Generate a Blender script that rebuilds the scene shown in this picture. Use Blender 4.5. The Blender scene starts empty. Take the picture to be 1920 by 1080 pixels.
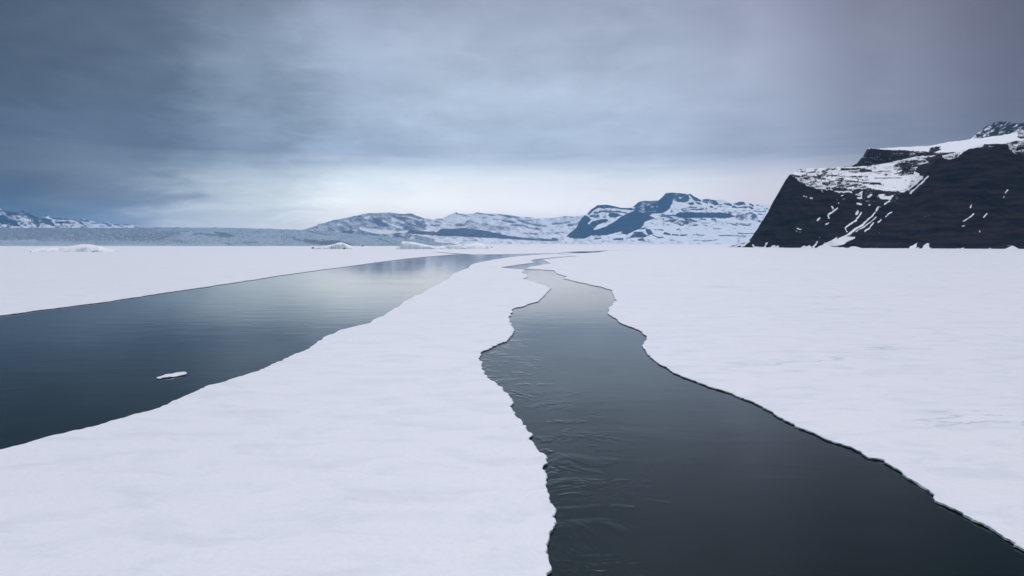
import bpy, math, random
import numpy as np
from mathutils import Vector
from mathutils.geometry import delaunay_2d_cdt

R = math.radians
SC = bpy.context.scene
COL = SC.collection

# ------------------------------------------------------------------ camera
CAM_H = 15.0
F = 1280.0                       # focal length in photo pixels (24 mm lens)
PITCH = math.atan(84 / F)
cam_d = bpy.data.cameras.new("camera")
cam_d.lens = 24.0
cam_d.sensor_width = 36.0
cam_d.clip_start = 0.5
cam_d.clip_end = 120000.0
cam = bpy.data.objects.new("camera", cam_d)
COL.objects.link(cam)
cam.location = (0, 0, CAM_H)
cam.rotation_euler = (math.pi / 2 - PITCH, 0, 0)
SC.camera = cam

SC.view_settings.view_transform = 'Standard'
SC.view_settings.look = 'None'
SC.view_settings.exposure = 0.0
SC.view_settings.gamma = 1.0
SC.render.engine = 'CYCLES'
SC.cycles.max_bounces = 6
SC.cycles.diffuse_bounces = 3
SC.cycles.glossy_bounces = 3
SC.cycles.volume_bounces = 2
SC.cycles.use_denoising = True
SC.cycles.sample_clamp_indirect = 4.0


class NT:
    """small helper for building node trees"""
    def __init__(self, tree):
        self.t = tree
        tree.nodes.clear()

    def n(self, typ, **kw):
        nd = self.t.nodes.new(typ)
        ins = kw.pop('ins', {})
        for k, v in kw.items():
            setattr(nd, k, v)
        for k, v in ins.items():
            self.put(nd.inputs[k], v)
        return nd

    def put(self, sock, v):
        if isinstance(v, bpy.types.NodeSocket):
            self.t.links.new(v, sock)
        else:
            sock.default_value = v

    def m(self, op, a, b=None, c=None, clamp=False):
        nd = self.t.nodes.new('ShaderNodeMath')
        nd.operation = op
        nd.use_clamp = clamp
        for i, v in enumerate((a, b, c)):
            if v is not None:
                self.put(nd.inputs[i], v)
        return nd.outputs[0]

    def mix(self, f, a, b, blend='MIX'):
        nd = self.t.nodes.new('ShaderNodeMix')
        nd.data_type = 'RGBA'
        nd.blend_type = blend
        self.put(nd.inputs[0], f)
        self.put(nd.inputs[6], a)
        self.put(nd.inputs[7], b)
        return nd.outputs[2]

    def ramp(self, f, stops, interp='LINEAR'):
        nd = self.t.nodes.new('ShaderNodeValToRGB')
        cr = nd.color_ramp
        cr.interpolation = interp
        while len(cr.elements) < len(stops):
            cr.elements.new(0.5)
        for e, (p, c) in zip(cr.elements, stops):
            e.position = p
            if not hasattr(c, '__len__'):
                c = (c, c, c)
            e.color = (*c, 1)
        self.put(nd.inputs[0], f)
        return nd.outputs[0]

    def noise(self, vec, scale, detail=4, rough=0.5, dist=0.0, lac=2.0):
        nd = self.t.nodes.new('ShaderNodeTexNoise')
        self.put(nd.inputs['Vector'], vec)
        nd.inputs['Scale'].default_value = scale
        nd.inputs['Detail'].default_value = detail
        nd.inputs['Roughness'].default_value = rough
        nd.inputs['Distortion'].default_value = dist
        nd.inputs['Lacunarity'].default_value = lac
        return nd.outputs[0]

    def comb(self, x, y, z=0.0):
        nd = self.t.nodes.new('ShaderNodeCombineXYZ')
        for i, v in enumerate((x, y, z)):
            self.put(nd.inputs[i], v)
        return nd.outputs[0]

    def sep(self, v):
        nd = self.t.nodes.new('ShaderNodeSeparateXYZ')
        self.put(nd.inputs[0], v)
        return nd.outputs

    def smooth(self, v, a, b, lo=0.0, hi=1.0):
        nd = self.t.nodes.new('ShaderNodeMapRange')
        nd.interpolation_type = 'SMOOTHSTEP'
        self.put(nd.inputs[0], v)
        for i, q in zip((1, 2, 3, 4), (a, b, lo, hi)):
            self.put(nd.inputs[i], q)
        return nd.outputs[0]


def srgb(r, g, b, k=1.0):
    o = []
    for c in (r, g, b):
        c /= 255.0
        o.append(k * (c / 12.92 if c <= 0.04045 else ((c + 0.055) / 1.055) ** 2.4))
    return tuple(o)


# ------------------------------------------------------------------ sky: overcast deck over a bright gap at the horizon
SUN_EL, SUN_AZ = R(60), R(4)     # azimuth clockwise from +Y (straight ahead)
world = bpy.data.worlds.new("World")
SC.world = world
world.use_nodes = True
w = NT(world.node_tree)
tc = w.n('ShaderNodeTexCoord')
dirv = w.n('ShaderNodeVectorMath', operation='NORMALIZE', ins={0: tc.outputs['Generated']}).outputs[0]
dx, dy, dz = w.sep(dirv)
az = w.m('ARCTAN2', dx, dy)
el = w.m('ARCSINE', dz)
# cloud layer seen in perspective
zz = w.m('ADD', w.m('MAXIMUM', dz, 0.0), 0.17)
cu = w.m('DIVIDE', dx, zz)
cv = w.m('DIVIDE', dy, zz)
cp = w.comb(cu, cv, 3.7)
cps = w.comb(w.m('ADD', w.m('MULTIPLY', cu, 0.55), w.m('MULTIPLY', cv, 0.25)), w.m('MULTIPLY', cv, 0.9), 9.2)
n_big = w.noise(cps, 0.95, 3, 0.45, 0.5)
n_mid = w.noise(cp, 2.3, 5, 0.52, 0.5)
n_fine = w.noise(cp, 6.5, 6, 0.62, 0.6)
streak = w.noise(w.comb(w.m('MULTIPLY', az, 3.2), w.m('MULTIPLY', el, 60.0), 1.3), 1.0, 5, 0.6, 0.5)
nsum = w.m('ADD', w.m('ADD', w.m('MULTIPLY', n_big, 0.47), w.m('MULTIPLY', n_mid, 0.36)), w.m('MULTIPLY', n_fine, 0.20))
nc = w.m('SUBTRACT', nsum, 0.5)
sc_ = w.m('SUBTRACT', streak, 0.5)
# the edge of the deck wavers
el2 = w.m('ADD', el, w.m('MULTIPLY', sc_, 0.045))
el_col = w.ramp(el2, [
    (0.0, (1.75, 1.45, 1.22)), (0.025, (1.6, 1.38, 1.2)), (0.055, (1.33, 1.24, 1.15)),
    (0.09, srgb(220, 223, 225, 1.35)), (0.107, srgb(197, 205, 214, 1.25)), (0.125, srgb(168, 181, 198, 1.12)),
    (0.19, srgb(167, 180, 196, 1.15)), (0.26, srgb(162, 173, 189, 1.15)), (0.32, srgb(150, 158, 175, 1.13)),
    (0.39, srgb(142, 147, 163, 1.15)), (0.52, srgb(165, 170, 184)), (0.75, srgb(232, 234, 241, 1.12)), (1.0, srgb(238, 240, 246, 1.3))])
azw = w.m('ADD', az, w.m('MULTIPLY', nc, 0.32))
azn = w.m('ADD', w.m('DIVIDE', azw, 2.0), 0.5)       # -1..1 rad -> 0..1
az_col = w.ramp(azn, [
    (0.0, (0.30, 0.34, 0.38)), (0.17, (0.165, 0.182, 0.207)), (0.25, (0.25, 0.28, 0.315)), (0.33, (0.54, 0.58, 0.61)),
    (0.40, (0.90, 0.92, 0.95)), (0.47, (1.0, 1.0, 1.0)), (0.60, (1.0, 0.98, 0.99)), (0.67, (0.87, 0.81, 0.84)),
    (0.75, (0.53, 0.465, 0.48)), (0.83, (0.28, 0.225, 0.24)), (1.0, (0.35, 0.33, 0.37))], 'EASE')
az_low = w.ramp(azn, [(0.0, 0.22), (0.18, 0.22), (0.235, 0.5), (0.285, (1.22, 1.27, 1.24)), (0.345, (1.25, 1.29, 1.24)), (0.43, (1.08, 1.1, 1.06)), (0.5, 1.0), (0.6, 0.9), (0.7, 0.85), (1.0, 0.85)], 'EASE')
az_low = w.mix(w.smooth(el, 0.05, 0.13), az_low, (1, 1, 1, 1))
az_col = w.mix(1.0, az_col, az_low, 'MULTIPLY')
# high overhead the cloud is evenly bright whichever way one looks
hi = w.smooth(el, 0.42, 0.85)
az_col = w.mix(hi, az_col, (0.97, 0.965, 1.0, 1))
cloud = w.mix(1.0, el_col, az_col, 'MULTIPLY')
deck = w.smooth(el, 0.07, 0.16, 0.25, 1.0)
gain = w.m('ADD', 1.0, w.m('ADD', w.m('MULTIPLY', w.m('MULTIPLY', nc, 1.5), deck),
                           w.m('MULTIPLY', w.m('MULTIPLY', sc_, 0.5), w.smooth(el, 0.0, 0.25, 1.0, 0.1))))
cloud = w.n('ShaderNodeVectorMath', operation='SCALE', ins={0: cloud, 3: gain}).outputs[0]
sky = w.n('ShaderNodeTexSky', sky_type='NISHITA', sun_disc=False, sun_elevation=SUN_EL, sun_rotation=SUN_AZ)
bg_sky = w.n('ShaderNodeBackground', ins={0: sky.outputs[0], 1: 0.1})
bg_cloud = w.n('ShaderNodeBackground', ins={0: cloud, 1: 1.0})
cover = w.n('ShaderNodeMixShader', ins={0: 0.97, 1: bg_sky.outputs[0], 2: bg_cloud.outputs[0]})
wo = w.n('ShaderNodeOutputWorld', ins={0: cover.outputs[0]})

sun_d = bpy.data.lights.new("sun", 'SUN')
sun_d.energy = 0.6
sun_d.angle = R(36)
sun_d.color = (1.0, 0.97, 0.93)
sun = bpy.data.objects.new("sun", sun_d)
COL.objects.link(sun)
sv = Vector((math.sin(SUN_AZ) * math.cos(SUN_EL), math.cos(SUN_AZ) * math.cos(SUN_EL), math.sin(SUN_EL)))
sun.rotation_euler = sv.to_track_quat('Z', 'Y').to_euler()
sun.location = (0, 0, 200)


# ------------------------------------------------------------------ helpers
def tag(o, label=None, cat=None, group=None, kind=None):
    if label: o['label'] = label
    if cat: o['category'] = cat
    if group: o['group'] = group
    if kind: o['kind'] = kind
    return o


def ray(px, py):
    a = (np.asarray(px, float) - 960) / F
    b = (540 - np.asarray(py, float)) / F
    c, s = math.cos(PITCH), math.sin(PITCH)
    return a, c + b * s, b * c - s


def on_plane(px, py, z=0.0):
    X, Y, Z = ray(px, py)
    t = (z - CAM_H) / Z
    return X * t, Y * t


def at_depth(px, py, D):
    X, Y, Z = ray(px, py)
    t = D / Y
    return X * t, Y * t, CAM_H + Z * t


def _hash(ix, iy, seed):
    h = (ix.astype(np.int64) * 374761393 + iy.astype(np.int64) * 668265263 + seed * 1442695041) & 0xffffffff
    h = ((h ^ (h >> 13)) * 1274126177) & 0xffffffff
    h = (h ^ (h >> 16)) & 0xffffffff
    return h / 4294967295.0


def vnoise(x, y, seed=0):
    x = np.asarray(x, float); y = np.asarray(y, float)
    ix = np.floor(x); iy = np.floor(y)
    fx = x - ix; fy = y - iy
    fx = fx * fx * fx * (fx * (fx * 6 - 15) + 10); fy = fy * fy * fy * (fy * (fy * 6 - 15) + 10)
    a = _hash(ix, iy, seed); b = _hash(ix + 1, iy, seed)
    c = _hash(ix, iy + 1, seed); d = _hash(ix + 1, iy + 1, seed)
    return (a * (1 - fx) + b * fx) * (1 - fy) + (c * (1 - fx) + d * fx) * fy


def fbm(x, y, octv=4, seed=0, gain=0.5):
    t = 0; amp = 1; tot = 0
    ca, sa = math.cos(0.6), math.sin(0.6)
    for i in range(octv):
        t = t + amp * vnoise(x, y, seed + i * 17)
        tot += amp
        amp *= gain
        x, y = (ca * x - sa * y) * 2.03, (sa * x + ca * y) * 2.03
    return t / tot * 2 - 1       # about -1..1


def fbm_aniso(x, y, octv=4, seed=0, gain=0.5):
    t = 0; amp = 1; tot = 0
    for i in range(octv):
        t = t + amp * vnoise(x + 13.1 * i, y + 7.7 * i, seed + i * 17)
        tot += amp; amp *= gain
        x, y = x * 2.03, y * 2.03
    return t / tot * 2 - 1


def interp(poly, x):
    p = np.array(poly, float)
    return np.interp(x, p[:, 0], p[:, 1])


def in_poly(px, py, poly):
    res = np.zeros(px.shape, bool)
    p = np.array(poly, float)
    x0, y0 = p.min(0); x1, y1 = p.max(0)
    box = (px >= x0) & (px <= x1) & (py >= y0) & (py <= y1)
    X = px[box]; Y = py[box]
    r = np.zeros(X.shape, bool)
    j = len(p) - 1
    for i in range(len(p)):
        xi, yi = p[i]; xj, yj = p[j]
        if yi != yj:
            r ^= ((yi > Y) != (yj > Y)) & (X < (xj - xi) * (Y - yi) / (yj - yi) + xi)
        j = i
    res[box] = r
    return res


def seg_dist(px, py, pts):
    d = np.full(px.shape, 1e9)
    for (x0, y0), (x1, y1) in zip(pts[:-1], pts[1:]):
        vx, vy = x1 - x0, y1 - y0
        t = np.clip(((px - x0) * vx + (py - y0) * vy) / (vx * vx + vy * vy + 1e-9), 0, 1)
        d = np.minimum(d, np.hypot(px - x0 - t * vx, py - y0 - t * vy))
    return d


def mesh_np(name, verts, quads, mats, attrs=None, mat_idx=None, smooth=True, parent=None):
    me = bpy.data.meshes.new(name)
    nv, nf = len(verts), len(quads)
    k = quads.shape[1]
    me.vertices.add(nv)
    me.vertices.foreach_set('co', np.ascontiguousarray(verts, dtype=np.float32).ravel())
    me.loops.add(nf * k)
    me.loops.foreach_set('vertex_index', np.ascontiguousarray(quads, dtype=np.int32).ravel())
    me.polygons.add(nf)
    me.polygons.foreach_set('loop_start', np.arange(0, nf * k, k, dtype=np.int32))
    me.polygons.foreach_set('loop_total', np.full(nf, k, dtype=np.int32))
    for m_ in mats:
        me.materials.append(m_)
    if mat_idx is not None:
        me.polygons.foreach_set('material_index', np.asarray(mat_idx, dtype=np.int32))
    me.update(calc_edges=True)
    me.polygons.foreach_set('use_smooth', np.full(nf, smooth, dtype=bool))
    for an, av in (attrs or {}).items():
        at = me.attributes.new(an, 'FLOAT', 'POINT')
        at.data.foreach_set('value', np.ascontiguousarray(av, dtype=np.float32).ravel())
    me.validate()
    o = bpy.data.objects.new(name, me)
    COL.objects.link(o)
    if parent is not None:
        o.parent = parent
    return o


def grid_quads(nr, nc_):
    i = np.arange(nr - 1)[:, None] * nc_ + np.arange(nc_ - 1)[None, :]
    i = i.ravel()
    return np.stack([i, i + 1, i + nc_ + 1, i + nc_], 1)


# ------------------------------------------------------------------ materials
def new_mat(name):
    m = bpy.data.materials.new(name)
    m.use_nodes = True
    return m, NT(m.node_tree)


def finish(t, base, rough, bump=None, spec=0.5, strength=1.0, dist=1.0, ior=None):
    p = t.n('ShaderNodeBsdfPrincipled')
    t.put(p.inputs['Base Color'], base)
    t.put(p.inputs['Roughness'], rough)
    p.inputs['Specular IOR Level'].default_value = spec
    if ior: p.inputs['IOR'].default_value = ior
    if bump is not None:
        b = t.n('ShaderNodeBump')
        t.put(b.inputs['Strength'], strength)
        b.inputs['Distance'].default_value = dist
        t.put(b.inputs['Height'], bump)
        t.t.links.new(b.outputs[0], p.inputs['Normal'])
    t.n('ShaderNodeOutputMaterial', ins={0: p.outputs[0]})
    return p


def mat_snow_ice():
    m, t = new_mat("wind_packed_snow")
    g = t.n('ShaderNodeNewGeometry').outputs['Position']
    x, y, z = t.sep(g)
    st = t.comb(t.m('MULTIPLY', x, 0.16), t.m('MULTIPLY', y, 0.34), 0.0)     # drifts drawn out across the view
    big = t.noise(t.comb(t.m('MULTIPLY', x, 0.012), t.m('MULTIPLY', y, 0.02)), 1.0, 4, 0.55)
    drift = t.noise(st, 1.0, 7, 0.62, 0.6)
    fine = t.noise(g, 3.5, 5, 0.7)
    # thin melt seams showing wet blue-green ice, more of them out on the right
    seam_n = t.noise(t.comb(t.m('MULTIPLY', x, 0.045), t.m('MULTIPLY', y, 0.13), 5.0), 1.0, 5, 0.6, 0.7)
    seam = t.smooth(t.m('ABSOLUTE', t.m('SUBTRACT', seam_n, 0.5)), 0.004, 0.022, 1.0, 0.0)
    patch = t.smooth(t.noise(t.comb(t.m('MULTIPLY', x, 0.035), t.m('MULTIPLY', y, 0.055), 2.0), 1.0, 3, 0.6), 0.575, 0.66)
    seam = t.m('MULTIPLY', seam, t.m('MULTIPLY', patch, t.smooth(x, -10.0, 40.0, 0.10, 0.65)))
    grey = t.smooth(drift, 0.46, 0.70, 0.0, 0.8)
    c = t.mix(big, (0.79, 0.805, 0.855, 1), (0.86, 0.86, 0.895, 1))
    c = t.mix(t.m('MULTIPLY', grey, 0.75), c, (0.66, 0.71, 0.78, 1))
    c = t.mix(t.smooth(fine, 0.42, 0.70, 0.0, 0.22), c, (0.66, 0.69, 0.76, 1))
    c = t.mix(seam, c, (0.36, 0.50, 0.54, 1))
    h = t.m('ADD', t.m('MULTIPLY', drift, 0.55), t.m('MULTIPLY', fine, 0.11))
    h = t.m('SUBTRACT', h, t.m('MULTIPLY', seam, 0.1))
    finish(t, c, 0.5, h, spec=0.7, strength=0.7, dist=0.5)
    return m


def mat_side_ice(name, a, b, rough):
    m, t = new_mat(name)
    g = t.n('ShaderNodeNewGeometry').outputs['Position']
    n = t.noise(g, 2.5, 5, 0.65)
    c = t.mix(t.smooth(n, 0.35, 0.65), (*a, 1), (*b, 1))
    finish(t, c, rough, n, spec=0.5, strength=0.8, dist=0.15)
    return m


def mat_water():
    m, t = new_mat("lead_water")
    g = t.n('ShaderNodeNewGeometry').outputs['Position']
    x, y, z = t.sep(g)
    v = t.comb(t.m('MULTIPLY', x, 0.45), y, 0.0)
    soft = t.noise(t.comb(t.m('MULTIPLY', x, 0.10), t.m('MULTIPLY', y, 0.22)), 1.0, 3, 0.5, 0.6)
    swell = t.noise(v, 0.55, 4, 0.55, 0.5)
    # breeze patches where the skin of the water is ruffled
    pat = t.smooth(t.noise(t.comb(t.m('MULTIPLY', x, 0.02), t.m('MULTIPLY', y, 0.05), 4.0), 1.0, 3, 0.5), 0.44, 0.66)
    # current dragging past the edge of the middle floe
    xe = t.m('SUBTRACT', x, t.m('SUBTRACT', 3.4, t.m('MULTIPLY', y, 0.085)))
    cur = t.smooth(xe, 1.5, 12.0, 1.0, 0.0)
    cur = t.m('MULTIPLY', cur, t.smooth(y, 115.0, 165.0, 1.0, 0.0))
    cur = t.m('MULTIPLY', cur, t.smooth(xe, -16.0, -10.0, 0.0, 1.0))
    # wavelets with a short face and a long back
    wob = t.noise(t.comb(t.m('MULTIPLY', x, 0.16), t.m('MULTIPLY', y, 0.11), 8.0), 1.0, 4, 0.6, 1.0)
    ph = t.m('FRACT', t.m('ADD', t.m('MULTIPLY', y, 0.22), t.m('MULTIPLY', wob, 5.0)))
    crest = t.m('MULTIPLY', t.smooth(ph, 0.0, 0.32), t.smooth(ph, 0.28, 1.0, 1.0, 0.0))
    clump = t.smooth(t.noise(t.comb(t.m('MULTIPLY', x, 0.16), t.m('MULTIPLY', y, 0.30), 2.0), 1.0, 3, 0.55, 0.8), 0.42, 0.62)
    h = t.m('ADD', t.m('MULTIPLY', soft, 0.03), t.m('MULTIPLY', swell, t.m('ADD', 0.0015, t.m('MULTIPLY', pat, t.smooth(x, -2.0, -14.0, 0.006, 0.018)))))
    h = t.m('ADD', h, t.m('MULTIPLY', t.m('MULTIPLY', t.m('MULTIPLY', crest, cur), clump), 0.036))
    p = finish(t, (0.0015, 0.010, 0.010, 1), 0.04, h, spec=0.5, strength=1.0, dist=1.0, ior=1.333)
    p.inputs['Specular Tint'].default_value = (0.70, 0.94, 0.85, 1)
    return m


def mat_rocksnow(name, rock_a, rock_b, snow, fine=0.02, rough=0.9, soft=0.2):
    """rock with lying snow: where the snow lies is stored on the mesh"""
    m, t = new_mat(name)
    g = t.n('ShaderNodeNewGeometry').outputs['Position']
    x, y, z = t.sep(g)
    a = t.n('ShaderNodeAttribute', attribute_name='snow').outputs['Fac']
    rk = t.noise(t.comb(t.m('MULTIPLY', x, 0.3 * fine), t.m('MULTIPLY', y, 0.3 * fine), t.m('MULTIPLY', z, 2.2 * fine)), 1.0, 6, 0.65, 0.4)
    ed = t.noise(g, fine * 9.0, 3, 0.65)
    rc = t.mix(t.smooth(rk, 0.35, 0.65), (*rock_a, 1), (*rock_b, 1))
    f = t.smooth(t.m('ADD', a, t.m('MULTIPLY', t.m('SUBTRACT', ed, 0.5), soft * 2.2)), 0.5 - soft, 0.5 + soft)
    c = t.mix(f, rc, (*snow, 1))
    finish(t, c, rough, rk, spec=0.04, strength=0.5, dist=0.12 / fine)
    return m


def mat_berg(name, side, dirt=0.0):
    m, t = new_mat(name)
    ge = t.n('ShaderNodeNewGeometry')
    g = ge.outputs['Position']
    x, y, z = t.sep(g)
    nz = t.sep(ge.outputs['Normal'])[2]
    n = t.noise(g, 0.12, 5, 0.65)
    stripes = t.noise(t.comb(t.m('MULTIPLY', x, 0.22), 0.0, t.m('MULTIPLY', z, 0.02)), 1.0, 4, 0.7)
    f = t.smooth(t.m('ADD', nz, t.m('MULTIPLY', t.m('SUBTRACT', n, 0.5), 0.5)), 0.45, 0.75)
    sd = t.mix(t.smooth(n, 0.38, 0.62), (*side, 1), (0.78, 0.85, 0.88, 1))
    if dirt:
        sd = t.mix(t.m('MULTIPLY', t.smooth(stripes, 0.48, 0.60), dirt), sd, (0.22, 0.26, 0.26, 1))
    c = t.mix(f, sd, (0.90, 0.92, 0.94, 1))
    finish(t, c, 0.45, n, spec=0.4, strength=0.7, dist=1.5)
    return m


M_SNOW = mat_snow_ice()
M_SIDE = mat_side_ice("grey_green_ice", (0.24, 0.36, 0.37), (0.50, 0.60, 0.62), 0.35)
M_WET = mat_side_ice("wet_dark_ice", (0.025, 0.10, 0.10), (0.09, 0.21, 0.20), 0.25)
M_WATER = mat_water()
M_CLIFF = mat_rocksnow("basalt_cliff", (0.002, 0.002, 0.004), (0.024, 0.0175, 0.0165), (0.84, 0.86, 0.90), 0.03, soft=0.32)
M_MOUNT = mat_rocksnow("far_basalt", (0.006, 0.011, 0.022), (0.014, 0.022, 0.038), (0.86, 0.88, 0.91), 0.006, soft=0.3)  # part of the haze's blue is put into the rock colours
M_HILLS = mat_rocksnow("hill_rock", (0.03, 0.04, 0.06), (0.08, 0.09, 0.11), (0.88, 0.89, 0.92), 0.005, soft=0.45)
M_GLAC = mat_rocksnow("crevassed_glacier", (0.125, 0.17, 0.225), (0.18, 0.24, 0.31), (0.36, 0.46, 0.55), 0.02, soft=0.45)  # paler and bluer than bare ice: haze tone put into these colours
M_BERG = mat_berg("iceberg_ice", (0.50, 0.68, 0.74))
M_BERGD = mat_berg("dirty_iceberg_ice", (0.62, 0.70, 0.70), 0.8)
M_ROCK = mat_side_ice("boulder_rock", (0.03, 0.03, 0.032), (0.07, 0.065, 0.06), 0.8)

# ------------------------------------------------------------------ water: one sheet to the horizon
wv = np.array([(-35000, -3000, 0), (35000, -3000, 0), (35000, 40000, 0), (-35000, 40000, 0)], float)
water = mesh_np("water", wv, np.array([[0, 1, 2, 3]]), [M_WATER], smooth=False)
tag(water, kind='structure')

# ------------------------------------------------------------------ sea ice sheets
ICE_Z = 0.18
# (photo px, photo py, plane the edge was read on: 0 waterline, 1 top of the ice)
LEFT_EDGE = [(-700, 690, 0), (-300, 635, 0), (-40, 598, 0), (0, 592.5, 0), (60, 584.5, 0), (130, 576, 0), (200, 566.5, 0), (270, 555.5, 0),
             (340, 545.5, 0), (400, 536.5, 0), (460, 527.5, 0), (520, 518, 0), (560, 512.5, 0), (600, 506.5, 0), (640, 501.5, 0),
             (680, 496, 0), (720, 490.5, 0), (760, 485.5, 0), (800, 481.5, 0), (830, 479, 0), (858, 476.6, 0),
             (830, 474.6, 0), (805, 471.6, 1), (850, 474.9, 0), (890, 477.6, 0), (930, 477.3, 0), (985, 476.3, 0), (1045, 475.0, 0),
             (1060, 472.9, 0), (1085, 471.6, 0), (1110, 471.2, 0), (1140, 469.6, 0), (1210, 467.2, 1), (1350, 462.7, 1), (1420, 461.1, 1)]
MID_EDGE = [(-900, 1060, 1), (-400, 935, 1), (-60, 852, 1), (0, 842, 1), (60, 826, 1), (130, 810, 1), (185, 796, 1), (200, 790, 1), (260, 774, 1), (300, 764, 1),
            (345, 744, 1), (400, 722, 1), (440, 708, 1), (500, 686, 1), (545, 665, 1), (575, 652, 1), (600, 637, 1), (640, 619, 1),
            (690, 605, 1), (720, 592, 1), (741, 579, 1), (746, 572, 1), (780, 555, 1), (817, 536, 1), (841, 522, 1), (848, 514, 1),
            (865, 507, 1), (879, 502, 1), (882, 497, 1), (891, 493.6, 1), (925, 487, 1), (960, 481.6, 1), (1000, 477.8, 1), (1044, 475.6, 1),
            (1079, 480.0, 1), (1044, 482, 1), (1013, 485.5, 0), (996, 488, 0), (1000, 493, 0), (969, 497, 0), (937, 502, 0),
            (958, 503.5, 1), (978, 505, 1), (985, 507.5, 1), (979, 511, 1), (987, 515, 1), (989, 518, 1), (982, 523, 1), (1004, 530, 1), (1022, 535.5, 1), (1033, 542, 0),
            (1024, 553, 0), (1013, 564, 0), (991, 571, 0), (967, 579, 0), (957, 592, 0), (958, 602, 1), (965, 615, 1), (964, 627, 0),
            (953, 637, 0), (924, 650, 0), (905, 663, 0), (900, 673, 1), (901, 684, 1), (910, 699, 1), (920, 708, 1), (942, 725, 1),
            (958, 744, 1), (970, 767, 1), (985, 797, 1), (1000, 813, 1), (996, 826, 1), (1000, 834, 1), (996, 847, 1), (1016, 853, 1),
            (1009, 872, 1), (1011, 892, 1), (1015, 914, 1), (1023, 934, 1), (1030, 957, 1), (1025, 984, 1), (1019, 1006, 1),
            (1017, 1022, 1), (1022, 1030, 1), (1014, 1040, 1), (1022, 1061, 1), (1026, 1073, 1), (1021, 1082, 1), (1034, 1125, 1),
            (1020, 1190, 1), (1045, 1300, 1), (1030, 1500, 1), (1060, 2200, 1)]
RIGHT_EDGE = [(1420, 461.12, 1), (1350, 462.72, 1), (1210, 467.22, 1), (1141, 469.7, 1), (1124, 473.0, 1), (1100, 474.6, 1), (1061, 474.5, 1), (1047, 475.35, 1),
              (1082, 480.3, 1), (1045, 483.5, 1), (1018, 487, 1), (1033, 494, 1), (1013, 497, 1), (995, 500, 1), (984, 504.0, 1),
              (989, 504.8, 0), (1013, 506, 0), (1038, 507.5, 0), (1044, 513, 0), (1062, 519, 0), (1058, 523, 0), (1080, 529, 0),
              (1115, 536, 0), (1135, 540.5, 0), (1147, 545, 0), (1150, 553, 0), (1154, 560, 0), (1159, 564, 0), (1147, 571, 1),
              (1138, 580, 0), (1144, 591, 0), (1160, 602, 0), (1182, 613.5, 0), (1200, 621, 0), (1215.5, 632, 0), (1211, 646, 1),
              (1214, 662.5, 0), (1220, 671.5, 0), (1235, 681.5, 0), (1260, 697, 0), (1285, 710, 0), (1310, 720, 0), (1340, 730, 0),
              (1370, 740, 0), (1400, 752, 0), (1450, 776, 0), (1500, 799, 0), (1540, 815, 0), (1565, 828, 0), (1590, 842, 0),
              (1615, 857, 0), (1627, 864, 0), (1651, 867, 0), (1655, 874, 0), (1672, 885, 0), (1690, 898, 0), (1720, 915, 0),
              (1745, 930, 0), (1752, 938, 0), (1790, 955, 0), (1815, 968, 0), (1852, 990, 0), (1877, 1007, 0), (1920, 1038, 0),
              (1980, 1075, 0), (2100, 1170, 0), (2300, 1330, 0), (2600, 1650, 0), (2900, 2100, 0)]


def trace(edge, seed, jag=1.0):
    """edge in photo pixels -> jagged broken-ice outline in metres"""
    pts = []
    for px, py, k in edge:
        x, y = on_plane(px, py, ICE_Z * k)
        pts.append((float(x), float(y)))
    out = []
    for (x0, y0), (x1, y1) in zip(pts[:-1], pts[1:]):
        L = math.hypot(x1 - x0, y1 - y0)
        step = max(0.05, 0.0012 * math.hypot((x0 + x1) / 2, (y0 + y1) / 2))
        n = max(1, int(L / step))
        for i in range(n):
            out.append((x0 + (x1 - x0) * i / n, y0 + (y1 - y0) * i / n))
    out.append(pts[-1])
    a = np.array(out)
    # round the traced corners
    for _ in range(6):
        b = a.copy()
        b[1:-1] = a[1:-1] * 0.5 + (a[:-2] + a[2:]) * 0.25
        a = b
    D = np.hypot(a[:, 0], a[:, 1])
    off = np.zeros_like(a)
    for wl, amp in ((9.0, 0.42), (3.5, 0.26), (1.3, 0.20), (0.55, 0.15), (0.24, 0.08)):
        wgt = np.clip(wl / (0.0035 * D) - 0.6, 0, 1)
        nx = vnoise(a[:, 0] / wl, a[:, 1] / wl, seed) - 0.5
        ny = vnoise(a[:, 0] / wl + 50, a[:, 1] / wl + 50, seed + 3) - 0.5
        # broken blocks: sharpen the noise
        nx = np.sign(nx) * np.abs(nx * 2) ** 0.7 / 2
        ny = np.sign(ny) * np.abs(ny * 2) ** 0.7 / 2
        amp *= jag if wl < 5 else 1
        off[:, 0] += 2 * amp * nx * wgt
        off[:, 1] += 2 * amp * ny * wgt
    far = np.clip((700 - D) / 400, 0, 1)[:, None]
    return a + off * far


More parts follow.
